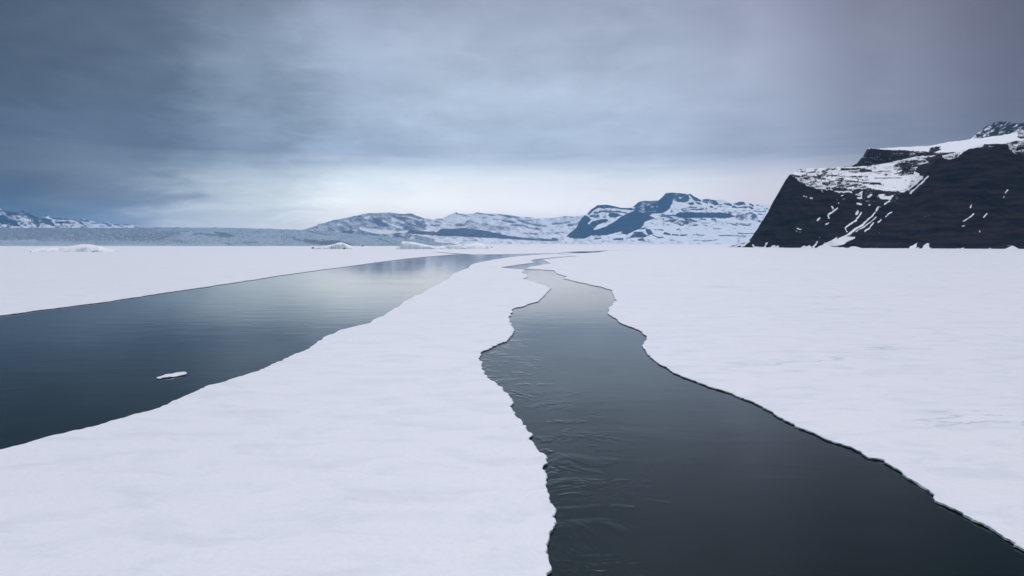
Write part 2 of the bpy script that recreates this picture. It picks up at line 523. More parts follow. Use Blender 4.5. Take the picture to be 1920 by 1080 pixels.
def ice_sheet(name, edge, closing, seed, label, jag=1.0):
    a = trace(edge, seed, jag)
    nE = len(a)
    loop = np.vstack([a, np.array(closing, float)]) if len(closing) else a
    # keep every edge counter-clockwise
    area = 0.5 * np.sum(loop[:, 0] * np.roll(loop[:, 1], -1) - np.roll(loop[:, 0], -1) * loop[:, 1])
    if area < 0:
        loop = loop[::-1].copy()
    vs = [Vector((float(p[0]), float(p[1]))) for p in loop]
    n = len(vs)
    res = delaunay_2d_cdt(vs, [], [list(range(n))], 1, 1e-5)
    tv = np.array([(v.x, v.y, ICE_Z) for v in res[0]])
    tf = np.array([f for f in res[2] if len(f) == 3], int)
    # walls
    nxt = np.roll(loop, -1, 0); prv = np.roll(loop, 1, 0)
    tan = nxt - prv
    tan /= np.maximum(np.linalg.norm(tan, axis=1), 1e-6)[:, None]
    nrm = np.stack([tan[:, 1], -tan[:, 0]], 1)
    for _ in range(3):
        nrm = nrm * 0.5 + (np.roll(nrm, 1, 0) + np.roll(nrm, -1, 0)) * 0.25
    D = np.hypot(loop[:, 0], loop[:, 1])
    s = np.clip(1.2 - D / 500, 0, 1)
    r1 = vnoise(loop[:, 0] * 1.3, loop[:, 1] * 1.3, seed + 11)
    r2 = vnoise(loop[:, 0] * 2.9, loop[:, 1] * 2.9, seed + 12)
    rings = [(loop, np.full(n, ICE_Z))]
    rings.append((loop + nrm * (s * (0.02 + 0.05 * r1))[:, None], ICE_Z - 0.025 - 0.02 * r2))
    rings.append((loop + nrm * (s * (0.03 + 0.14 * r1 * r2))[:, None], ICE_Z - 0.105 - 0.05 * r1))
    rings.append((loop + nrm * (s * (-0.03 + 0.05 * r2 - 0.04 * r1))[:, None], ICE_Z - 0.155 - 0.04 * r1))
    rings.append((loop + nrm * (s * (-0.05 + 0.06 * r2))[:, None], np.full(n, -0.02)))
    rings.append((loop - nrm * (s * 0.1)[:, None], np.full(n, -0.9)))
    wvs = np.vstack([np.column_stack([p, z]) for p, z in rings])
    q = []; mi = []
    base = np.arange(n); nx_ = (base + 1) % n
    for k in range(len(rings) - 1):
        q.append(np.stack([k * n + base, (k + 1) * n + base, (k + 1) * n + nx_, k * n + nx_], 1))
        mi.append(np.full(n, [1, 1, 2, 2, 2][k] if k else 0))
    q = np.vstack(q); mi = np.concatenate(mi)
    # one mesh: quads of the wall as triangles plus the top
    q3 = np.vstack([q[:, [0, 1, 2]], q[:, [0, 2, 3]]]) + len(tv)
    tri = np.vstack([tf, q3])
    midx = np.concatenate([np.zeros(len(tf)), mi, mi]).astype(int)
    o = mesh_np(name, np.vstack([tv, wvs]), tri, [M_SNOW, M_SIDE, M_WET], mat_idx=midx, smooth=False)
    tag(o, label, kind='structure')
    return o


lx, ly = on_plane(1420, 461.0)
ice_sheet("ice_sheet_left", LEFT_EDGE, [(3000, 9000), (3000, 30000), (-30000, 30000), (-30000, -500), (-800, -500)], 5,
          "flat snow covered sea ice beyond the left lead, reaching to the glacier", 0.6)
ice_sheet("ice_sheet_middle", MID_EDGE, [(0, -200), (-600, -200), (-600, 0)], 21,
          "snow covered tongue of sea ice between the two leads of open water", 0.75)
ice_sheet("ice_sheet_right", RIGHT_EDGE, [(60, -60), (60, -200), (9000, -200), (9000, 28000), (3100, 28000), (3100, 9000)], 33,
          "wide snow covered sea ice right of the winding lead, reaching to the dark headland", 0.5)


# ------------------------------------------------------------------ terrain relief
def relief(name, px, levels, mat, mask=None, lf=0.8, jit=0.45, default=0.0, depth_noise=(0, 200, 3), rows=0.9, back=0.25, noise_fn=None,
           seed=0, sharp=2.2, label=None, height_noise=0.0, warp=1.3):
    """levels: front to back, each (profile in photo pixels, distance as number or profile)"""
    px = np.asarray(px, float)
    ys = []; Ds = []
    prev = None
    for li, (prof, dist) in enumerate(levels):
        y = interp(prof, px)
        if li:
            y = y + jit * (fbm(px / 7.0, px * 0 + 3.3, 4, seed + 300, 0.65) + 0.5 * fbm(px / 2.0, px * 0 + 7.7, 2, seed + 301))
        d = interp(dist, px) if hasattr(dist, '__len__') else np.full(px.shape, float(dist))
        if prev is not None:
            y = np.minimum(y, prev - 0.02)
        ys.append(y); Ds.append(d); prev = y
    Y = []; D = []
    for k in range(len(ys) - 1):
        n = max(2, int(np.max(ys[k] - ys[k + 1]) / rows))
        for i in range(n):
            t = i / n
            Y.append(ys[k] * (1 - t) + ys[k + 1] * t)
            D.append(Ds[k] * (1 - t) + Ds[k + 1] * t)
    Y.append(ys[-1]); D.append(Ds[-1])
    Y = np.array(Y); D = np.array(D)
    PX = np.broadcast_to(px, Y.shape)
    X, YY, Z = at_depth(PX, Y, D)
    amp, wl, octv = depth_noise
    if amp:
        gul = fbm(X / wl, Z / (wl * 2.5), octv, seed + 70)
        gul2 = 1 - np.abs(fbm(X / (wl * .45) + Z / (wl * 1.4), Z / (wl * 3), 3, seed + 90)) * 2
        YY = YY + amp * gul + amp * 0.4 * gul2
        Z = Z + 0.12 * amp * fbm(X / (wl * .35), YY / (wl * .35), 3, seed + 55) * np.clip(Z / 30, 0, 1)
    if height_noise:
        Z = Z + height_noise * fbm(X / (height_noise * 5), YY / (height_noise * 7), 4, seed + 5, 0.6) * np.clip((D - Ds[0]) / 400, 0, 1)
    if mask:
        wx = PX + warp * fbm(PX / 5, Y / 4, 4, seed + 1, 0.7)
        wy = Y + warp * 0.7 * fbm(PX / 6 + 40, Y / 3.5, 4, seed + 2, 0.7)
        bias = np.full(Y.shape, float(default))
        for it in mask:
            if it[0] == 'p':
                bias[in_poly(wx, wy, it[1])] = it[2]
            else:
                _, pts, wd, val = it
                d = seg_dist(wx, wy, pts)
                f = np.clip((1.55 * wd - d) / (1.1 * wd), 0, 1)
                bias = bias * (1 - f) + (val * lf) * f
        nz_ = noise_fn(PX, Y) if noise_fn else fbm_aniso(PX / 9, Y / 2.6, 4, seed + 30)
        snow = 1 / (1 + np.exp(-(bias + nz_) * sharp * 2.5))
    else:
        snow = np.full(Y.shape, 1.0 / (1 + math.exp(-default * 5)))
    # the far side falls away again
    rowsX = [X]; rowsY = [YY]; rowsZ = [Z]; rs = [snow]
    for f_, zf in ((0.04, 0.93), (0.12, 0.6), (back, -0.05)):
        rowsX.append(X[-1:] * (1 + f_)); rowsY.append(YY[-1:] * (1 + f_))
        rowsZ.append(np.maximum(Z[-1:] * zf, -60)); rs.append(snow[-1:])
    X = np.vstack(rowsX); YY = np.vstack(rowsY); Z = np.vstack(rowsZ); S = np.vstack(rs)
    nr, nc2 = X.shape
    v = np.stack([X.ravel(), YY.ravel(), Z.ravel()], 1)
    o = mesh_np(name, v, grid_quads(nr, nc2), [mat], attrs={'snow': S}, smooth=True)
    tag(o, label, kind='structure')
    return o


def C(poly, x0, y0, k):
    return [(x0 + x / k, y0 + y / k) for x, y in poly]


def cA(*p): return C(p, 1040, 350, 8.727)
def cB(*p): return C(p, 1220, 350, 8.727)
def cC(*p): return C(p, 570, 390, 8.727)
def cD(*p): return C(p, 760, 390, 5.647)
def c5(*p): return C(p, 1380, 300, 6.171)
def c6(*p): return C(p, 1600, 220, 6.0)
def cG(*p): return C(p, 0, 380, 6.4)
def cH(*p): return C(p, 280, 415, 6.0)


# --- dark headland on the right
sil = [(1384, 462.5), (1392, 460), (1402, 454), (1410, 448), (1425, 425), (1440, 399), (1452, 376), (1466, 352), (1476, 335), (1484, 326), (1492, 322), (1500, 317)]
L0 = [(1384, 463.5), (1400, 464.5), (1500, 465.6), (1700, 466.6), (1800, 467.3), (1920, 468), (2100, 470), (2500, 476)]
L0d = [(1384, 2550), (1420, 2330), (1500, 2150), (1700, 1960), (1800, 1850), (1920, 1750), (2100, 1500), (2500, 1050)]
L1 = sil[:-2] + [(1488, 329), (1500, 332), (1530, 346), (1560, 352), (1600, 358), (1650, 366), (1680, 364), (1705, 356), (1722, 340),
                 (1740, 318), (1755, 300), (1775, 290), (1800, 284), (1840, 272), (1880, 269), (1905, 272), (1920, 275), (2000, 262), (2500, 215)]
L1d = [(1384, 2560), (1420, 2420), (1480, 2420), (1560, 2400), (1700, 2350), (1760, 2250), (1920, 2150), (2100, 1900), (2500, 1500)]
L2 = sil + [(1520, 317), (1560, 316), (1600, 313), (1640, 309), (1670, 303), (1700, 297), (1740, 290.5), (1780, 288), (1800, 283), (1840, 271), (1880, 268), (1905, 271), (1920, 273), (2000, 260), (2500, 213)]
L2d = [(1384, 2600), (1480, 2560), (1520, 2780), (1600, 2880), (1700, 2820), (1800, 2330), (1920, 2230), (2500, 1600)]
L3 = sil + [(1520, 316.2), (1560, 315.0), (1597, 311.5), (1605, 308), (1613, 299), (1622, 289), (1630, 280), (1660, 281), (1700, 282.5), (1740, 285), (1780, 286), (1800, 282), (1840, 270.5), (1880, 267.5), (1905, 270), (1920, 272), (2000, 259), (2500, 212)]
L3d = [(1384, 2640), (1480, 2600), (1520, 2860), (1600, 2920), (1700, 2880), (1800, 2380), (1920, 2300), (2500, 1650)]
L4 = sil + [(1520, 316.0), (1560, 314.6), (1597, 310.5), (1605, 307), (1613, 298), (1622, 288), (1630, 277.5), (1660, 277), (1700, 276), (1720, 274.5), (1745, 273), (1760, 269.5), (1790, 264.5), (1822, 261), (1850, 257), (1880, 254), (1905, 248), (1920, 245), (2000, 232), (2500, 190)]
L4d = [(1384, 2680), (1480, 2640), (1520, 2900), (1597, 2960), (1630, 3150), (1700, 3400), (1920, 3400), (2500, 2600)]
hm = [
    ('p', [(1484, 326), (1500, 316), (1520, 314), (1600, 312), (1625, 310), (1650, 304), (1680, 296), (1710, 291), (1740, 289), (1762, 287),
           (1752, 292), (1732, 297), (1742, 305), (1716, 310), (1712, 318), (1722, 326), (1730, 331), (1718, 345), (1708, 352), (1697, 361),
           (1670, 359), (1640, 357), (1615, 352), (1600, 349), (1570, 345), (1545, 340), (1515, 334)], 0.42),
    ('p', [(1482, 327), (1510, 328), (1560, 335), (1610, 345), (1640, 352), (1640, 360), (1600, 364), (1560, 358), (1530, 353), (1500, 342)], -0.02),
    ('p', [(1625, 334), (1690, 328), (1716, 331), (1705, 350), (1690, 357), (1640, 354), (1625, 346)], 0.75),
    ('p', [(1674, 311), (1690, 302), (1716, 300), (1740, 300), (1722, 312), (1716, 322), (1695, 322), (1690, 316)], -0.45),
    ('p', [(1676, 326), (1700, 318), (1716, 321), (1714, 327), (1690, 330)], -0.5),
    ('l', [(1545, 327), (1580, 330), (1625, 331)], 0.8, -1.6), ('l', [(1590, 322), (1640, 323), (1672, 320)], 0.8, -1.5),
    ('l', [(1560, 337), (1600, 340), (1650, 343)], 1.0, -1.6), ('l', [(1500, 322), (1530, 323)], 0.8, -1.4), ('l', [(1640, 334), (1690, 334)], 0.7, -1.2),
    ('l', c5((1010, 125), (1080, 105), (1160, 110)), 1.6, -0.7),
    ('l', c5((1210, 115), (1300, 110), (1400, 110), (1560, 125)), 1.6, -0.8),
    ('l', c5((970, 185), (1040, 155)), 2.6, -0.7),
    ('l', c5((900, 200), (1100, 225), (1300, 255)), 1.5, -0.5),
    ('l', c5((1380, 250), (1550, 270), (1680, 285)), 1.0, -0.9),
    ('l', c6((180, 740), (300, 750)), 0.9, -0.9), ('l', c6((0, 590), (200, 600)), 1.8, -0.9),
    ('p', [(1560, 352), (1640, 356), (1700, 360), (1712, 352), (1735, 335), (1742, 345), (1700, 375), (1655, 380), (1560, 372)], -0.9),
    ('p', [(1597, 312), (1612, 300), (1629, 279), (1660, 279.5), (1760, 284), (1800, 285), (1785, 288), (1740, 291), (1700, 296), (1670, 303.5), (1630, 311)], -0.95),
    ('p', [(1628, 270), (1700, 264), (1750, 262), (1800, 255), (1860, 248), (1910, 235), (1925, 225), (2500, 170), (2500, 200), (1960, 262), (1925, 264), (1915, 270),
           (1905, 264), (1890, 268.5), (1845, 269.5), (1840, 276), (1815, 280), (1800, 290), (1785, 296), (1780, 300), (1768, 296), (1792, 286),
           (1750, 283.3), (1700, 281.2), (1660, 279.6), (1630, 279)], 1.6),
    ('p', [(1745, 277), (1760, 274), (1768, 280), (1758, 284), (1746, 283)], -0.6),
    ('p', [(1766, 291), (1800, 286), (1795, 296), (1780, 300), (1766, 297)], 0.25),
    ('p', [(1842, 270), (1875, 269), (1872, 277), (1846, 276)], -0.7),
    ('p', [(1892, 268), (1925, 262), (1925, 288), (1905, 288), (1895, 280)], -0.15),
    ('p', [(1908, 246), (1925, 244), (1930, 258), (1914, 260)], -0.3),
    # gullies, ledges and fans that hold snow
    ('l', c5((1670, 540), (1600, 640), (1500, 730)), 1.7, 1.5), ('l', c5((1500, 730), (1380, 810), (1250, 900)), 2.6, 1.5),
    ('l', c5((1250, 900), (1100, 960), (980, 1012)), 3.0, 1.5),
    ('l', c5((1640, 665), (1540, 745), (1400, 830)), 1.2, 1.2),
    ('l', c5((1605, 730), (1560, 790), (1500, 828)), 1.6, 1.4),
    ('l', c5((1465, 605), (1400, 690), (1330, 740), (1262, 782)), 1.7, 1.4), ('l', c5((1270, 800), (1280, 830)), 1.3, 1.0),
    ('l', c5((1400, 620), (1420, 590)), 2.6, 1.2), ('l', c5((1420, 505), (1460, 510)), 2.2, 1.2),
    ('l', c5((1400, 390), (1440, 400), (1480, 370)), 1.8, 1.0), ('l', c5((1480, 370), (1470, 430), (1420, 440)), 1.6, 1.0),
    ('l', c5((1550, 425), (1575, 400)), 2.0, 1.3), ('l', c5((1555, 520), (1565, 512)), 1.3, 0.8),
    ('p', c6((280, 870), (340, 860), (400, 885), (460, 865), (430, 920), (330, 915), (300, 900)), 0.8),
    ('l', c6((450, 880), (400, 930), (360, 972)), 1.5, 1.3), ('l', c6((320, 1000), (270, 1050)), 1.6, 1.3),
    ('l', c5((1165, 565), (1120, 610), (1060, 645)), 1.8, 1.4), ('l', c5((1110, 540), (1125, 560)), 1.6, 1.2),
    ('l', c5((945, 695), (975, 665)), 1.6, 1.4), ('l', c5((1050, 740), (1070, 728)), 1.9, 1.3), ('l', c5((1065, 650), (1068, 672)), 1.4, 1.2),
    ('l', c5((715, 798), (755, 805)), 1.2, 1.2), ('l', c5((700, 828), (704, 828)), 1.0, 1.1), ('l', c5((736, 836), (740, 836)), 0.9, 1.0),
    ('l', c5((785, 413), (825, 425)), 1.1, 1.2), ('l', c5((865, 435), (890, 442)), 1.3, 1.3),
    ('l', c5((1155, 465), (1162, 465)), 1.2, 1.2), ('l', c5((1178, 500), (1186, 505)), 1.2, 1.1), ('l', c5((1225, 415), (1250, 405)), 1.3, 1.2),
    ('l', c5((920, 325), (1000, 330), (1050, 350)), 1.5, 1.1), ('l', c5((990, 350), (1005, 380)), 1.2, 1.0), ('l', c5((1090, 348), (1115, 348)), 1.2, 1.0),
    ('l', c5((1150, 360), (1200, 372)), 1.6, 1.0), ('l', c5((1210, 365), (1350, 372)), 1.2, 0.9),
    ('l', c5((820, 290), (850, 300)), 1.2, 1.0), ('l', c5((720, 238), (745, 240)), 1.0, 0.9), ('l', c5((800, 250), (830, 262)), 1.8, 1.2),
    ('l', c6((838, 670), (760, 760), (660, 855)), 1.7, 1.5), ('l', c6((775, 685), (700, 750), (640, 800)), 2.2, 1.4),
    ('l', c6((1755, 820), (1735, 845)), 1.4, 1.3), ('l', c6((1722, 880), (1716, 893)), 1.0, 1.0), ('l', c6((1350, 985), (1335, 1010)), 1.2, 1.2),
    ('l', [(1826, 401), (1809, 414)], 1.4, 1.4), ('l', [(1855, 400), (1847, 408)], 1.3, 1.2), ('l', [(1807, 423), (1811, 423)], 1.2, 0.9),
    ('l', [(1839, 432), (1840, 434)], 1.0, 0.9), ('l', [(1673, 398), (1663, 406)], 1.5, 0.6), ('l', [(1655, 412), (1650, 416)], 1.6, 0.7),
    ('p', c5((960, 1015), (1100, 950), (1250, 890), (1370, 890), (1290, 950), (1240, 975), (1100, 1000), (1240, 1010), (1300, 1030), (940, 1030)), 1.2),
    ('l', c5((1370, 895), (1290, 940), (1240, 965)), 1.8, 1.4), ('l', c5((1165, 905), (1050, 965)), 1.2, 1.2),
    ('l', c5((955, 950), (895, 1012)), 1.6, 1.4), ('l', c5((380, 962), (345, 1010)), 1.5, 1.4),
    ('l', c5((165, 935), (120, 975), (75, 1000)), 2.4, 1.4), ('l', c5((210, 985), (215, 1010)), 1.5, 1.3),
    ('p', c5((420, 1015), (440, 990), (470, 985), (480, 1000), (510, 985), (515, 1012), (560, 1025), (200, 1022), (210, 1000)), 1.3),
    ('p', c5((760, 1022), (790, 988), (810, 1000), (860, 985), (880, 1015), (950, 1022)), 1.3),
    ('p', c5((1300, 1030), (1330, 1000), (1400, 1000), (1480, 1020), (1700, 1025), (1700, 1040), (1300, 1040)), 1.2),
    ('p', [(1703, 469), (1713, 461), (1718, 460), (1727, 455), (1724, 463), (1718, 469)], 1.3),
    ('p', [(1733, 469), (1741, 459), (1744, 456), (1748, 456), (1751, 469)], 1.3),
    ('p', [(1800, 470), (1808, 464), (1815, 470)], 1.2), ('p', [(1850, 470), (1858, 465), (1867, 470)], 1.3),
    ('p', [(1880, 471), (1893, 465), (1904, 460), (1912, 464), (1921, 469), (1922, 471)], 1.3),
    ('p', [(1685, 469), (1692, 465), (1696, 469)], 1.2),
]


def head_noise(px, y):
    st = fbm_aniso(px / 13 + 0.02 * y, (y + 0.05 * px) / 3.6, 4, 101, 0.7)
    sp = fbm(px / 4.5, y / 3.0, 3, 55, 0.7)
    yb = interp([(1384, 463.5), (1400, 464.5), (1500, 465.6), (1700, 466.6), (1800, 467.3), (1920, 468), (2500, 476)], px)
    foot = np.clip(1 - (yb - y) / 4.5, 0, 1) * (5.0 * fbm(px / 8 + y / 4, y / 9, 4, 260, 0.7) + 0.75)
    led = np.clip(1 - np.abs(fbm_aniso(px / 60 + 0.006 * y, (y + 0.03 * px) / 9, 4, 222, 0.7)) * 14, 0, 1)
    gate = np.clip(fbm(px / 28, y / 16, 3, 240) * 3.0, 0, 1)
    return 1.15 * st + 0.65 * sp + 0.55 * fbm(px / 1.9, y / 1.5, 2, 280, .8) + 0.75 * led * gate + foot


hpx = np.concatenate([np.arange(1384, 1960, 0.75), np.arange(1960, 2501, 5)])
relief("headland", hpx, [(L0, L0d), (L1, L1d), (L2, L2d), (L3, L3d), (L4, L4d)], M_CLIFF, hm, default=-1.75, lf=0.56,
       depth_noise=(26, 150, 4), rows=0.75, noise_fn=head_noise, seed=3, sharp=1.15, jit=0.9, height_noise=0, warp=1.4,
       label="dark basalt headland at the right with a snow bench and snow filled gullies")
# low spit running out from the foot of the headland
spit = relief("spit", np.arange(1366, 1412, 0.6), [([(1366, 462.3), (1412, 463)], 2650),
       ([(1366, 461.6), (1376, 459.8), (1388, 457.3), (1398, 454.5), (1412, 451)], 2800)], M_CLIFF,
       [('l', [(1372, 460.4), (1386, 457.6), (1398, 454.6), (1412, 451)], 1.1, -1.5)], default=0.9, seed=8, rows=0.5, back=0.03,
       label="low dark rocky spit running out left of the headland foot")
# peak behind it
relief("peak", np.concatenate([np.arange(1816, 1960, 0.8), np.arange(1960, 2500, 6)]),
       [([(1816, 275), (1920, 262), (2500, 240)], 4300),
        ([(1816, 266), (1822, 261), (1828, 256), (1835, 249), (1841, 245), (1846, 238), (1851, 235.5), (1859, 234.5), (1865, 230), (1872, 228.5), (1880, 229), (1892, 230), (1905, 232.5), (1920, 231), (1960, 224), (2100, 205), (2500, 215)], 4900)],
       M_MOUNT, [('p', c6((1300, 250), (1380, 190), (1480, 90), (1560, 100), (1560, 200), (1440, 240)), -0.05)], default=-0.5,
       depth_noise=(60, 300, 4), noise_fn=lambda a, b: 1.5 * fbm_aniso(a / 8, (b + .4 * a) / 3.5, 4, 71, 0.7), seed=14, rows=0.7, sharp=1.5,
       label="snow flecked dark rock summit rising behind the headland plateau")

# --- table-topped mountain in the middle distance
msil = [(1018, 459.5), (1035, 456), (1050, 449), (1063, 441.7), (1080, 428), (1090, 409.6), (1096, 404), (1102, 400.4), (1109, 392.4), (1120, 384.4), (1137, 384),
        (1148, 385.5), (1166, 389.5), (1180, 390), (1189, 386.7), (1198, 378.6), (1212, 375.8), (1229, 376), (1235, 375.5), (1244, 368),
        (1249, 361), (1253, 360.3), (1266, 361), (1284, 362.6), (1292, 364), (1295, 362.4), (1300, 366.6), (1314, 374), (1318.5, 373.5), (1325, 371.8),
        (1341, 375.8), (1355, 374.6), (1361, 377.5), (1372, 383), (1386, 378), (1395, 378.6), (1400, 383), (1408, 381), (1415, 384), (1424, 383.5),
        (1440, 385), (1500, 392), (1600, 400)]
mid_line = [(1018, 460), (1063, 450), (1120, 436), (1200, 432), (1240, 420), (1300, 412), (1420, 412), (1600, 420)]
mm = [
    ('p', cB((0, 640), (1900, 640), (1900, 1000), (0, 1000)), 0.68),
    ('p', cA((1700, 230), (1830, 100), (1990, 95), (1970, 160), (1930, 250), (1900, 340), (1840, 400), (1760, 440), (1600, 440), (1560, 470), (1650, 520),
             (1480, 580), (1460, 640), (1400, 690), (1300, 730), (1180, 785), (1080, 760), (1110, 730), (980, 760), (820, 800), (600, 800),
             (480, 850), (350, 850), (320, 900), (60, 910), (60, 860), (200, 780), (350, 660), (430, 510), (480, 455), (560, 500), (600, 540), (540, 600), (640, 680),
             (640, 710), (700, 700), (840, 650), (1000, 560), (1100, 480), (1290, 400), (1370, 350), (1290, 315), (1400, 240), (1500, 230), (1620, 235)), -1.3),
    ('p', cA((1290, 330), (1390, 255), (1690, 240), (1700, 330), (1650, 410), (1400, 420)), -0.35),
    ('p', cA((540, 440), (600, 365), (690, 295), (850, 290), (940, 300), (1100, 340), (1250, 345), (1370, 360), (1370, 385), (1100, 368), (920, 345), (800, 360), (720, 345), (650, 375), (590, 440), (560, 460)), -0.9),
    ('l', cA((740, 405), (900, 410), (1060, 405), (1170, 435)), 1.1, -1.2), ('l', cA((640, 430), (740, 420)), 0.9, -1.0),
    ('p', cA((890, 420), (1000, 430), (1080, 460), (1010, 500), (900, 510), (880, 460)), -0.9), ('l', cA((600, 475), (720, 480)), 2.0, -0.8),
    ('p', cA((600, 580), (640, 560), (760, 530), (860, 530), (870, 560), (780, 590), (700, 620), (660, 680), (560, 620)), -0.9),
    ('p', cA((1230, 830), (1300, 745), (1420, 735), (1510, 790), (1500, 825), (1380, 835)), -0.7),
    ('p', cA((1030, 970), (1140, 885), (1235, 930), (1180, 970)), -0.8), ('p', cA((1360, 970), (1365, 860), (1450, 850), (1530, 965)), -0.8),
    ('p', cA((1500, 720), (1560, 685), (1630, 770), (1540, 785)), -0.8), ('l', cA((1400, 690), (1500, 680), (1600, 740)), 1.0, -0.8),
    ('l', cA((1650, 700), (1780, 705)), 1.2, -0.9), ('l', cA((1610, 790), (1700, 835), (1780, 825)), 0.9, -0.8), ('l', cA((1820, 760), (1890, 785)), 1.0, -0.9),
    ('l', cA((640, 865), (760, 845)), 1.0, -0.9), ('l', cA((720, 930), (930, 940)), 0.9, -0.7), ('l', cA((40, 940), (300, 935)), 1.0, -0.5),
    ('p', cA((900, 930), (1000, 840), (1120, 830), (1130, 880), (1000, 910)), -0.3),
    ('p', cB((400, 100), (640, 112), (640, 235), (560, 255), (400, 245), (380, 200)), -0.45),
    ('p', cB((640, 105), (660, 100), (840, 212), (830, 245), (730, 238), (690, 185), (640, 130)), -1.2),
    ('p', cB((730, 250), (780, 255), (860, 290), (790, 295)), -1.0), ('p', cB((630, 260), (700, 250), (720, 285), (650, 295)), -0.6),
    ('p', cB((850, 200), (920, 185), (1070, 235), (1130, 290), (1060, 300), (990, 270), (880, 225)), -0.5),
    ('p', cB((1335, 290), (1450, 245), (1540, 245), (1570, 290), (1440, 312)), -0.9), ('p', cB((1190, 265), (1320, 285), (1330, 325), (1200, 292)), -0.8),
    ('l', cB((1340, 330), (1440, 350)), 1.5, -0.9), ('l', cB((1460, 338), (1640, 335)), 1.3, -0.9), ('l', cB((1640, 290), (1690, 300)), 1.6, -0.8),
    ('l', cB((1640, 345), (1670, 350)), 1.2, -0.8), ('l', cB((1750, 300), (1790, 300)), 0.8, -0.8),
    ('l', cB((860, 238), (930, 262)), 1.4, -0.9), ('l', cB((990, 325), (1020, 335)), 1.5, -0.9),
    ('l', cB((510, 362), (760, 335)), 0.8, -1.0), ('l', cB((510, 365), (540, 392)), 1.2, -1.0), ('l', cB((560, 385), (860, 362), (875, 345)), 0.9, -1.0),
    ('l', cB((1700, 395), (1780, 410), (1900, 398)), 1.0, -0.9),
    ('p', cB((190, 440), (240, 455), (400, 462), (480, 422), (900, 420), (1120, 420), (1400, 440), (1380, 490), (1200, 520), (900, 512), (600, 515), (400, 485), (200, 470)), -0.85),
    ('p', cB((140, 515), (190, 450), (600, 520), (760, 560), (780, 635), (500, 635), (420, 615), (280, 575)), -0.12),
    ('p', cB((780, 560), (1180, 560), (1180, 600), (800, 600)), 0.1), ('l', cB((1000, 530), (1060, 535)), 1.3, -0.9), ('l', cB((830, 525), (910, 535)), 1.0, -0.9),
    ('p', cB((1200, 415), (1560, 410), (1660, 420), (1780, 510), (1800, 600), (1700, 550), (1400, 540), (1380, 480)), 0.0),
    ('p', cB((1240, 595), (1640, 590), (1650, 640), (1250, 640)), 0.12), ('l', cB((1560, 455), (1620, 420), (1690, 460), (1750, 530)), 1.3, -0.8),
    ('l', cB((240, 765), (320, 780)), 1.3, -1.0), ('l', cB((360, 785), (450, 785)), 1.2, -0.9), ('l', cB((480, 795), (600, 790)), 1.0, -0.9), ('l', cB((700, 795), (880, 795)), 0.7, -0.7),
    ('l', cB((430, 710), (470, 690)), 1.3, -0.9), ('l', cB((690, 872), (950, 878), (1130, 862)), 0.7, -0.7), ('l', cB((300, 872), (440, 885)), 0.6, -0.5),
    ('l', cB((1130, 795), (1300, 800), (1570, 812)), 0.8, -0.8), ('l', cB((1430, 768), (1700, 765)), 0.8, -0.8), ('l', cB((1040, 690), (1160, 690)), 0.7, -0.6),
    ('l', cB((460, 950), (530, 940), (600, 945)), 1.5, -0.7), ('l', cB((760, 942), (890, 955)), 1.2, -0.7), ('l', cB((1030, 955), (1090, 938), (1160, 945)), 1.4, -0.8),
    ('l', cB((1240, 945), (1310, 955)), 1.0, -0.6), ('l', cB((170, 950), (260, 950)), 0.8, -0.8), ('l', cB((0, 910), (80, 905)), 1.0, -0.6),
]
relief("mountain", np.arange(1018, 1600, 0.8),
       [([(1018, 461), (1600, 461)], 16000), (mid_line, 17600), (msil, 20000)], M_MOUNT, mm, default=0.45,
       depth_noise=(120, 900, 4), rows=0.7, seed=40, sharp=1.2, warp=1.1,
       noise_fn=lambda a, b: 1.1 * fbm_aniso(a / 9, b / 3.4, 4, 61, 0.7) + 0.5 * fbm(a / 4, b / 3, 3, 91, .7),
       label="flat topped rocky mountain with snow slopes in the middle distance")

